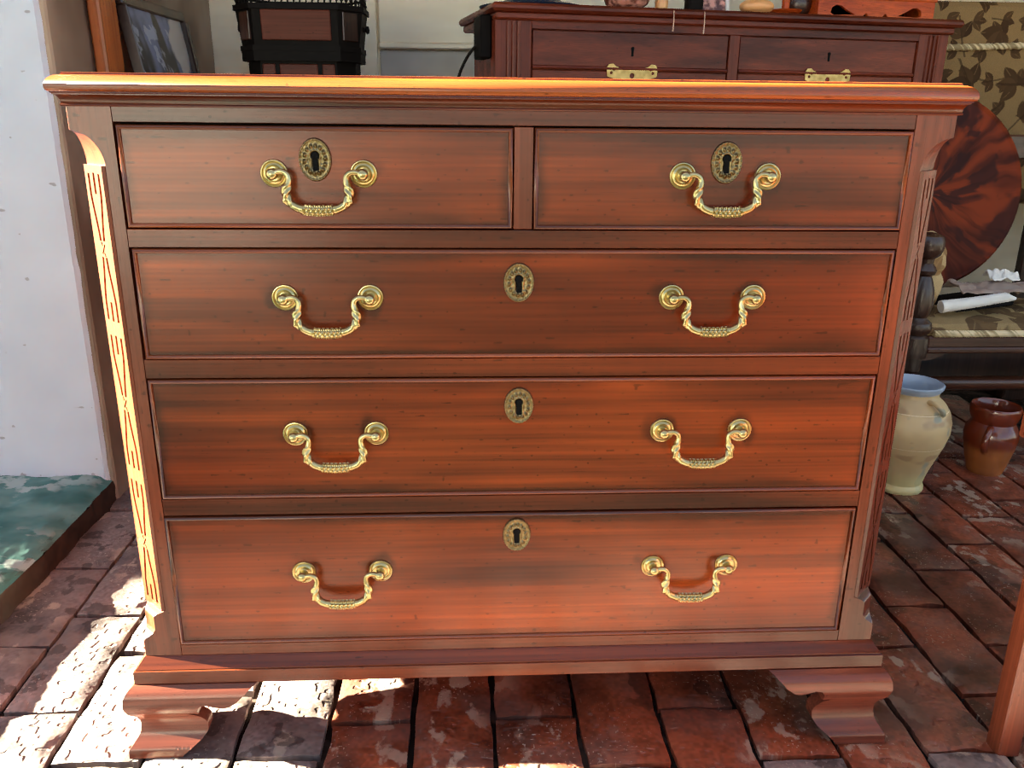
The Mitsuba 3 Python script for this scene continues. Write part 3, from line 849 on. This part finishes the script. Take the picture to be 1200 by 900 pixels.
for x0, x1 in ((0.088, 0.576), (0.606, bw-0.088)):
    d = bput('drawer', cbox(x0, x1, 0.006, 0.03, 0.888, 0.965, 0.002), 'red_wood')
    xm = (x0+x1)/2
    bput('keyhole', moved(prism(key_poly, 0.0012), frame(V(xm, 0.0062, 0.926), V(1, 0, 0), V(0, 0, 1), V(0, -1, 0))), 'keyhole_black', d)
    bput('lower_edge', tube([V(x0, 0.004, 0.885), V(x1, 0.004, 0.885)], 0.004, 8), 'red_wood', d)
    d2 = bput('drawer', cbox(x0, x1, 0.004, 0.03, 0.70, 0.880, 0.002), 'red_wood')
    pl = sg.Polygon([(-0.062, -0.012), (-0.064, 0.006), (-0.058, 0.015), (-0.048, 0.016), (-0.040, 0.010), (-0.028, 0.006), (-0.012, 0.005), (0, 0.003), (0.012, 0.005), (0.028, 0.006), (0.040, 0.010), (0.048, 0.016), (0.058, 0.015), (0.064, 0.006), (0.062, -0.012), (0.03, -0.022), (0, -0.026), (-0.03, -0.022)])
    for hx in (-0.046, -0.052, 0.046, 0.052):
        pl = pl.difference(sg.Point(hx, 0.004 if abs(hx) < 0.05 else -0.004).buffer(0.0035))
    pl = pl.difference(sg.Point(0, -0.010).buffer(0.006))
    bput('handle_plate', moved(prism(pl, 0.003), frame(V(xm, 0.004, 0.880), V(1, 0, 0), V(0, 0, 1), V(0, -1, 0))), 'brass_pale', d2)
for z0, z1 in ((0.48, 0.685), (0.26, 0.465), (0.09, 0.245)):
    bput('drawer', cbox(0.088, bw-0.088, 0.004, 0.03, z0, z1, 0.002), 'red_wood')
for x in (0.0, bw-0.09):
    for y in (0.0, bd-0.09):
        bput('foot', cbox(x, x+0.09, y, y+0.09, zb-0.006, 0.06, 0.004), 'red_wood')
mat('brass_pale', proc(lambda p, n, uv: mix(C(150, 118, 60), C(214, 186, 120), fbm(p.x*90, p.y*90, p.z*90, 2))), 0.4, 0.5, metal=0.6)

def on_top(fx, fy, h=0.0):
    return (BF @ np.array([fx, fy, 1.017+h, 1]))[:3]
# ornaments along its top
p = on_top(0.115, 0.11)
hat = lathe([(0, 0), (0.125, 0.0), (0.128, 0.004), (0.105, 0.009), (0.070, 0.015), (0.058, 0.030), (0.055, 0.055), (0.040, 0.070), (0, 0.074)], 40, p)
tag(put('hat', hat, 'blue_black', smooth=40), 'dark blue-black round hat at the left end of the rear chest top', 'hat')
p = on_top(0.335, 0.07)
m = lathe([(0, 0), (0.030, 0), (0.036, 0.004), (0.050, 0.014), (0.056, 0.030), (0.050, 0.045), (0.046, 0.046), (0.050, 0.030), (0.030, 0.012), (0, 0.010)], 36, p)
tag(put('bowl', roughen(densify(m, 0.012), 0.003, 60, 2), 'shell_pink', smooth=50), 'pinkish-brown mottled bowl on the rear chest, left of the pale cup', 'bowl')
p = on_top(0.420, 0.06)
tag(put('small_cup', lathe([(0, 0), (0.012, 0), (0.015, 0.006), (0.016, 0.022), (0.013, 0.034), (0.011, 0.034), (0.013, 0.022), (0, 0.008)], 28, p), 'egg_wood', smooth=40), 'small pale wooden cup between the mottled bowl and the black canister', 'cup')
p = on_top(0.492, 0.035)
tag(put('canister', cat_(lathe([(0, 0), (0.028, 0), (0.028, 0.003), (0.022, 0.005), (0.022, 0.075), (0.020, 0.080), (0, 0.080)], 32, p)), 'lantern_black', smooth=40), 'small black canister standing at the middle of the rear chest top', 'canister')
p = on_top(0.575, 0.10)
PFR = frame(p, bu, V(0, 0, 1)*0.97 + bv*0.2, np.cross(bu, V(0, 0, 1)*0.97 + bv*0.2))
tag('picture_frame', 'small white picture frame standing on the rear chest behind the wooden egg', 'picture frame')
put('frame', moved(cat_(cbox(-0.045, -0.036, 0, 0.13, -0.01, 0, 0.001), cbox(0.036, 0.045, 0, 0.13, -0.01, 0, 0.001), cbox(-0.036, 0.036, 0, 0.009, -0.01, 0, 0.001), cbox(-0.036, 0.036, 0.121, 0.13, -0.01, 0, 0.001)), PFR), 'white_paper', 'picture_frame')
put('picture', moved(cbox(-0.036, 0.036, 0.009, 0.121, -0.008, -0.004, 0.0005), PFR), 'shell_pink', 'picture_frame')
p = on_top(0.650, 0.03)
egg = trimesh.creation.icosphere(3, 1.0)
egg.vertices = egg.vertices*V(0.042, 0.030, 0.0185)*(1 + 0.10*egg.vertices[:, :1]) + p + V(0, 0, 0.0165)
tag(put('wooden_egg', egg, 'egg_wood', smooth=True), 'pale orange egg-shaped turned wood lying on the rear chest top', 'darning egg')
p = on_top(0.735, 0.035)
tag(put('candle_dish', lathe([(0, 0), (0.022, 0), (0.036, 0.006), (0.040, 0.012), (0.036, 0.013), (0.014, 0.010), (0.009, 0.016), (0.010, 0.05), (0, 0.05)], 36, p), 'red_wood_bright', smooth=40), 'low turned wooden dish with a centre post, right of the egg', 'dish')
p = on_top(0.790, 0.07)
bl = trimesh.creation.icosphere(3, 1.0)
bl.vertices = bl.vertices*V(0.032, 0.028, 0.034) + p + V(0, 0, 0.031)
tag(put('dark_ball', bl, 'dark_oak', smooth=True), 'small dark round ball between the turned dish and the red shelf', 'ball')
# little shelf with a scalloped apron
RS = 'wall_shelf'
tag(RS, 'bright reddish wooden shelf with scalloped cut-out apron on the rear chest', 'shelf')
SH = BF @ frame(V(0.815, 0.03, 1.017), V(1, 0, 0), V(0, 1, 0), V(0, 0, 1))
def tear(cx, s):
    return sg.Polygon([(cx-s*0.030, 0.010), (cx-s*0.026, 0.022), (cx-s*0.014, 0.028), (cx, 0.026), (cx+s*0.018, 0.016), (cx+s*0.040, 0.007), (cx, 0.006), (cx-s*0.02, 0.005)])
ap = sg.box(0, 0, 0.33, 0.042).difference(tear(0.065, 1)).difference(tear(0.265, -1))
for cx in (0.135, 0.190):
    ap = ap.difference(sg.Polygon([(cx-0.016, 0.0), (cx-0.006, 0.006), (cx, 0.012), (cx+0.006, 0.006), (cx+0.016, 0.0)]))
put('apron', moved(prism(ap, 0.010), SH @ frame(V(0, 0.0, 0), V(1, 0, 0), V(0, 0, 1), V(0, -1, 0))), 'red_wood_bright', RS)
put('shelf_board', moved(cbox(-0.004, 0.334, -0.014, 0.11, 0.042, 0.056, 0.002), SH), 'red_wood_bright', RS)
put('back_board', moved(cbox(0.0, 0.33, 0.095, 0.105, 0.0, 0.18, 0.002), SH), 'lantern_black', RS)
for x in (0.0, 0.32):
    put('side', moved(cbox(x, x+0.010, 0.0, 0.095, 0.0, 0.042, 0.001), SH), 'red_wood_bright', RS)
# black plug box on its left side, and the cable
tag(put('plug_box', moved(cbox(-0.028, -0.001, 0.03, 0.11, 0.902, 0.996, 0.004), BF), 'lantern_black'), 'small black box fixed to the left side of the rear chest', 'box')
pp = (BF @ np.array([-0.020, 0.07, 0.940, 1]))[:3]
tag(put('cable', tube(smooth_path([pp, pp+V(-0.022, 0.03, -0.020), pp+V(-0.050, 0.07, -0.070), pp+V(-0.068, 0.10, -0.16), pp+V(-0.075, 0.11, -0.35), pp+V(-0.06, 0.12, -0.945)], 40), 0.0035, 8), 'cable_black', smooth=60), 'thin dark cable hanging from the black box left of the rear chest', 'cable')
for fx, ln in ((0.415, 0.045), (0.492, 0.048)):
    q0 = (BF @ np.array([fx, -0.029, 1.012, 1]))[:3]
    tag(put('cobweb_strand', tube([q0, q0+V(0.001, 0, -ln/2), q0+V(0, 0, -ln)], [0.0010, 0.0014, 0.0018], 6), 'cobweb'),
        'thin dusty strand hanging from the rear chest top below the %s' % ('small cup' if fx < 0.45 else 'black canister'), 'cobweb')

# ------------------------------------------------------------------ fabric screen by the wall, right
FS = 'upholstered_screen'
tag(FS, 'tall gold leaf-print fabric panel with a cream cord, right of the rear chest', 'upholstered panel')
sm = cbox(1.16, 2.05, 1.48, 1.53, 0.56, 1.10, 0.014)
put('panel', sm, 'leaf_fabric', FS)
crd = [V(x, 1.474 + 0.0, 0.985 + 0.004*math.sin(x*9) + 0.006*(x-1.2)) for x in np.linspace(1.15, 2.05, 120)]
put('cord', tube(crd, 0.0085 + 0.0012*np.sin(np.arange(120)*2.2), 8), 'cord_cream', FS, smooth=60)
for x in (1.175, 1.60, 2.0):
    put('upright', cbox(x, x+0.05, 1.49, 1.52, FZ(x)-0.012, 0.57, 0.003), 'dark_oak', FS)
    put('upright_foot', cbox(x-0.01, x+0.06, 1.44, 1.57, FZ(x)-0.012, 0.04, 0.004), 'dark_oak', FS)

# ------------------------------------------------------------------ low chair with turned posts
LC = 'low_chair'
tag(LC, 'dark turned-wood low chair with brown leaf-print seat behind the right corner of the chest', 'chair')
cx0, cx1, cy0, cy1, cz = 1.005, 1.62, 0.95, 1.235, 0.300
def turned(x, y, prof, n=28):
    return lathe(prof, n, (x, y, 0))
post_up = [(0, cz-0.045), (0.030, cz-0.045), (0.032, cz-0.03), (0.030, cz+0.004), (0.024, cz+0.010), (0.031, cz+0.020), (0.033, cz+0.030), (0.030, cz+0.040), (0.022, cz+0.046), (0.018, cz+0.052), (0.023, cz+0.060), (0.026, cz+0.075),
           (0.027, cz+0.095), (0.024, cz+0.120), (0.018, cz+0.140), (0.014, cz+0.150), (0.021, cz+0.156), (0.023, cz+0.164), (0.019, cz+0.172), (0.013, cz+0.180), (0.014, cz+0.190), (0.026, cz+0.200), (0.031, cz+0.215), (0.031, cz+0.232), (0.026, cz+0.243), (0.015, cz+0.249), (0, cz+0.251)]
fzl = FZ(1.0) - 0.012
leg_p = [(0, fzl), (0.016, fzl), (0.022, fzl+0.02), (0.018, fzl+0.05), (0.024, fzl+0.075), (0.030, fzl+0.09), (0.030, fzl+0.15), (0.024, fzl+0.16), (0.022, fzl+0.175), (0.026, fzl+0.195), (0.022, fzl+0.215), (0.014, fzl+0.235), (0.017, fzl+0.245), (0.022, fzl+0.250), (0.022, cz-0.044), (0, cz-0.044)]
put('front_post', turned(cx0, cy0, post_up), 'dark_oak', LC, smooth=35)
put('front_post', turned(cx1, cy0, post_up), 'dark_oak', LC, smooth=35)
for x, y in ((cx0, cy0), (cx1, cy0), (cx0+0.03, cy1), (cx1, cy1)):
    put('leg', turned(x, y, leg_p), 'dark_oak', LC, smooth=35)
put('front_rail', cat_(cbox(cx0+0.02, cx1, cy0-0.022, cy0+0.02, cz-0.020, cz+0.008, 0.004), cbox(cx0+0.02, cx1, cy0-0.026, cy0+0.0, cz-0.032, cz-0.018, 0.004)), 'dark_oak_long', LC)
put('side_rail', cbox(cx0-0.015, cx0+0.02, cy0+0.02, cy1+0.02, cz-0.03, cz+0.006, 0.003), 'dark_oak', LC)
put('back_rail', cbox(cx0+0.02, cx1, cy1-0.01, cy1+0.02, cz-0.03, cz+0.006, 0.003), 'dark_oak_long', LC)
br = trimesh.creation.extrude_polygon(sg.Polygon([(0, 0), (0.09, 0), (0.07, -0.006), (0.05, -0.016), (0.03, -0.021), (0.0, -0.022), (-0.045, -0.010), (-0.05, 0)]), 0.016, engine='earcut')
put('corner_bracket', moved(br, frame(V(cx0, cy0, cz-0.030), V(1, 0, 0), V(0, 0, 1), V(0, -1, 0))), 'dark_oak_long', LC)
st = densify(cbox(cx0+0.012, cx1+0.03, cy0-0.014, cy1, cz+0.006, cz+0.034, 0.010), 0.03)
dome = np.clip(np.minimum(np.minimum(st.vertices[:, 0]-cx0, cx1+0.04-st.vertices[:, 0]), np.minimum(st.vertices[:, 1]-cy0+0.015, cy1-st.vertices[:, 1]))/0.1, 0, 1)
st.vertices[:, 2] += np.where(st.vertices[:, 2] > cz+0.02, 0.018*dome, 0)
put('seat', st, 'leaf_fabric_seat', LC, smooth=40)
put('seat_braid', tube([V(cx0+0.035, cy0-0.016, cz+0.014), V(cx1+0.02, cy0-0.016, cz+0.014)], 0.0085, 10), 'cord_cream', LC, smooth=60)
put('stretcher', tube([V(cx0, cy0+0.10, 0.155), V(cx1+0.02, cy0+0.10, 0.155)], 0.017, 12), 'dark_oak_long', LC, smooth=60)
put('stretcher', cbox(cx0, cx1, cy1-0.02, cy1+0.01, 0.075, 0.20, 0.004), 'dark_oak', LC)
put('stretcher', tube([V(cx0, cy0, 0.16), V(cx0+0.01, cy0+0.10, 0.155), V(cx0+0.03, cy1, 0.16)], 0.015, 12), 'dark_oak', LC, smooth=60)
for x in (1.06, 1.50):
    put('back_upright', cbox(x, x+0.04, cy1-0.02, cy1+0.015, cz, 0.78, 0.004), 'dark_oak', LC)
put('back_crosspiece', cbox(1.06, 1.54, cy1-0.02, cy1+0.015, 0.70, 0.76, 0.004), 'dark_oak_long', LC)
# the block of wood on the floor by the jar
tag(put('wooden_block', cbox(1.022, 1.062, 0.875, 0.905, FZ(1.04)-0.006, 0.085, 0.002), 'dark_oak_long'), 'short brown wooden block standing between the stoneware jar and the brown jug', 'block')

# leaning round table top on the seat
DT = densify(lathe([(0, -0.010), (0.235, -0.010), (0.2405, -0.006), (0.2405, 0.006), (0.235, 0.0105), (0.228, 0.0085), (0, 0.0085)], 96), 0.05)
dv = V(0, 0.12, 0.9928)
tag(put('round_table_top', moved(DT, frame(V(*DISC), V(1, 0, 0), dv, np.cross(V(1, 0, 0), dv))), 'flame_veneer', smooth=30),
    'round figured mahogany table top tilted upright on the low chair', 'table top')

# things on the seat
sz = cz + 0.050
tag(put('black_folder', cat_(moved(cbox(-0.085, 0.095, -0.055, 0.065, 0, 0.016, 0.003), frame(V(1.200, 1.085, sz), V(0.96, 0.24, 0.06), V(-0.24, 0.97, 0), V(-0.06, 0, 1)))), 'black_cloth'), 'flat black folded cloth lying on the chair seat', 'cloth')
rp = tube([V(1.075, 0.985, sz+0.018), V(1.15, 0.985, sz+0.028), V(1.235, 0.990, sz+0.040), V(1.262, 0.992, sz+0.036)], [0.0155, 0.0135, 0.0120, 0.004], 14)
tag(put('rolled_paper', rp, 'white_paper', smooth=50), 'long white rolled paper lying across the front of the chair seat', 'paper roll')
def crumple(c, sx, sy, sz_, seed):
    a, b = np.meshgrid(np.linspace(-1, 1, 26), np.linspace(-1, 1, 16), indexing='ij')
    P = np.stack([a, b, np.full_like(a, seed)], -1)
    h = meshkit.fbm(P*2.2+seed, 3, seed)
    top = np.stack([a*sx, b*sy + 0.25*sy*a, sz_*(h*1.5-0.2)*(1.1-0.5*b*b) + sz_*0.2], -1).reshape(-1, 3)
    bot = top - V(0, 0, 0.003)
    n = len(top)
    f1 = np.array(grid_faces(26, 16))
    ring = [i*16 for i in range(26)] + [25*16+j for j in range(1, 16)] + [i*16+15 for i in range(24, -1, -1)] + [j for j in range(14, 0, -1)]
    sd = []
    for i in range(len(ring)):
        p_, q_ = ring[i], ring[(i+1) % len(ring)]
        sd += [(p_, p_+n, q_+n), (p_, q_+n, q_)]
    m = solid(np.vstack([top, bot]), np.vstack([f1, f1[:, ::-1]+n, sd]))
    m.apply_translation(c)
    return m
tag(put('grey_cloth', crumple(V(1.245, 1.055, sz+0.028), 0.115, 0.050, 0.040, 3), 'grey_rag', smooth=50), 'crumpled grey-pink cloth lying on the black cloth on the chair seat', 'cloth')
tag(put('white_tissue', crumple(V(1.262, 1.062, sz+0.062), 0.038, 0.024, 0.030, 8), 'white_paper', smooth=50), 'crumpled white tissue on top of the grey cloth on the chair seat', 'tissue')
bag = trimesh.creation.icosphere(4, 1.0)
bz = bag.vertices.copy()
bag.vertices = V(0.048, 0.034, 0.105)*bz*(1-0.18*bz[:, 2:3])*(1 - 0.22*np.exp(-((bz[:, 2:3]+0.15)/0.10)**2))
bag = roughen(bag, 0.006, 30, 4)
bag.apply_translation(V(1.050, 1.035, sz+0.106))
tag(put('fabric_bag', bag, 'leaf_fabric_pad', smooth=True), 'cream leaf-patterned fabric pouch standing behind the turned chair post', 'pouch')

# ------------------------------------------------------------------ pots on the floor
px, py, pz = 0.935, 0.800, FZ(0.935)-0.001
SJ = 'stoneware_jar'
tag(SJ, 'tall cream stoneware jar with pale blue rim on the floor beside the chest', 'jar')
out = [(0, 0), (0.052, 0), (0.055, 0.006), (0.054, 0.014), (0.050, 0.020), (0.056, 0.045), (0.070, 0.085), (0.083, 0.120), (0.090, 0.150), (0.090, 0.172), (0.083, 0.196), (0.070, 0.214), (0.058, 0.224), (0.055, 0.230), (0.055, 0.238)]
put('body', lathe(out + [(0.050, 0.238), (0.050, 0.225), (0.075, 0.19), (0.078, 0.15), (0.045, 0.03), (0, 0.02)], 56, (px, py, pz)), 'stoneware', SJ, smooth=35)
put('rim', lathe([(0.053, 0.236), (0.057, 0.240), (0.063, 0.248), (0.064, 0.254), (0.061, 0.256), (0.055, 0.250), (0.048, 0.240), (0.047, 0.22), (0.051, 0.22), (0.053, 0.236)], 56, (px, py, pz)), 'glaze_blue_grey', SJ, smooth=40, label='pale blue glazed rim')
put('ear_handle', tube(smooth_path([(px+0.010, py-0.052, pz+0.222), (px+0.016, py-0.070, pz+0.226), (px+0.028, py-0.080, pz+0.214), (px+0.034, py-0.076, pz+0.203)], 14), 0.006, 8), 'stoneware', SJ, smooth=60)
jx, jy, jz = 1.195, 0.885, FZ(1.195)-0.001
BJ = 'brown_jug'
tag(BJ, 'glossy red-brown glazed pot with a bare clay foot under the low chair', 'jug')
jo = [(0, 0), (0.036, 0), (0.040, 0.006), (0.048, 0.035), (0.056, 0.070), (0.060, 0.095), (0.058, 0.112), (0.050, 0.126), (0.047, 0.132), (0.051, 0.140), (0.055, 0.152), (0.056, 0.166), (0.053, 0.172), (0.049, 0.168), (0.046, 0.150), (0.044, 0.13), (0.052, 0.10), (0.036, 0.02), (0, 0.014)]
put('body', lathe(jo, 56, (jx, jy, jz)), 'brown_glaze', BJ, smooth=40)
put('handle', tube(smooth_path([(jx-0.030, jy-0.040, jz+0.125), (jx-0.050, jy-0.062, jz+0.120), (jx-0.056, jy-0.066, jz+0.098), (jx-0.044, jy-0.052, jz+0.075), (jx-0.036, jy-0.040, jz+0.068)], 20), 0.0075, 10), 'brown_glaze', BJ, smooth=60)

# ------------------------------------------------------------------ side table at the right edge
TB = 'side_table'
tag(TB, 'reddish wooden side table at the right edge, one square leg showing', 'table')
put('apron', cbox(0.622, 1.02, -0.42, 0.0, 0.430, 0.56, 0.003), 'side_table_wood', TB)
put('top', cbox(0.624, 1.04, -0.44, 0.0, 0.56, 0.58, 0.004), 'side_table_wood', TB)
for x in (0.650, 0.985):
    for y in (-0.055, -0.405):
        a = cbox(x, x+0.030, y, y+0.030, FZ(x)-0.004, 0.432, 0.002)
        put('leg', a, 'side_table_wood', TB)
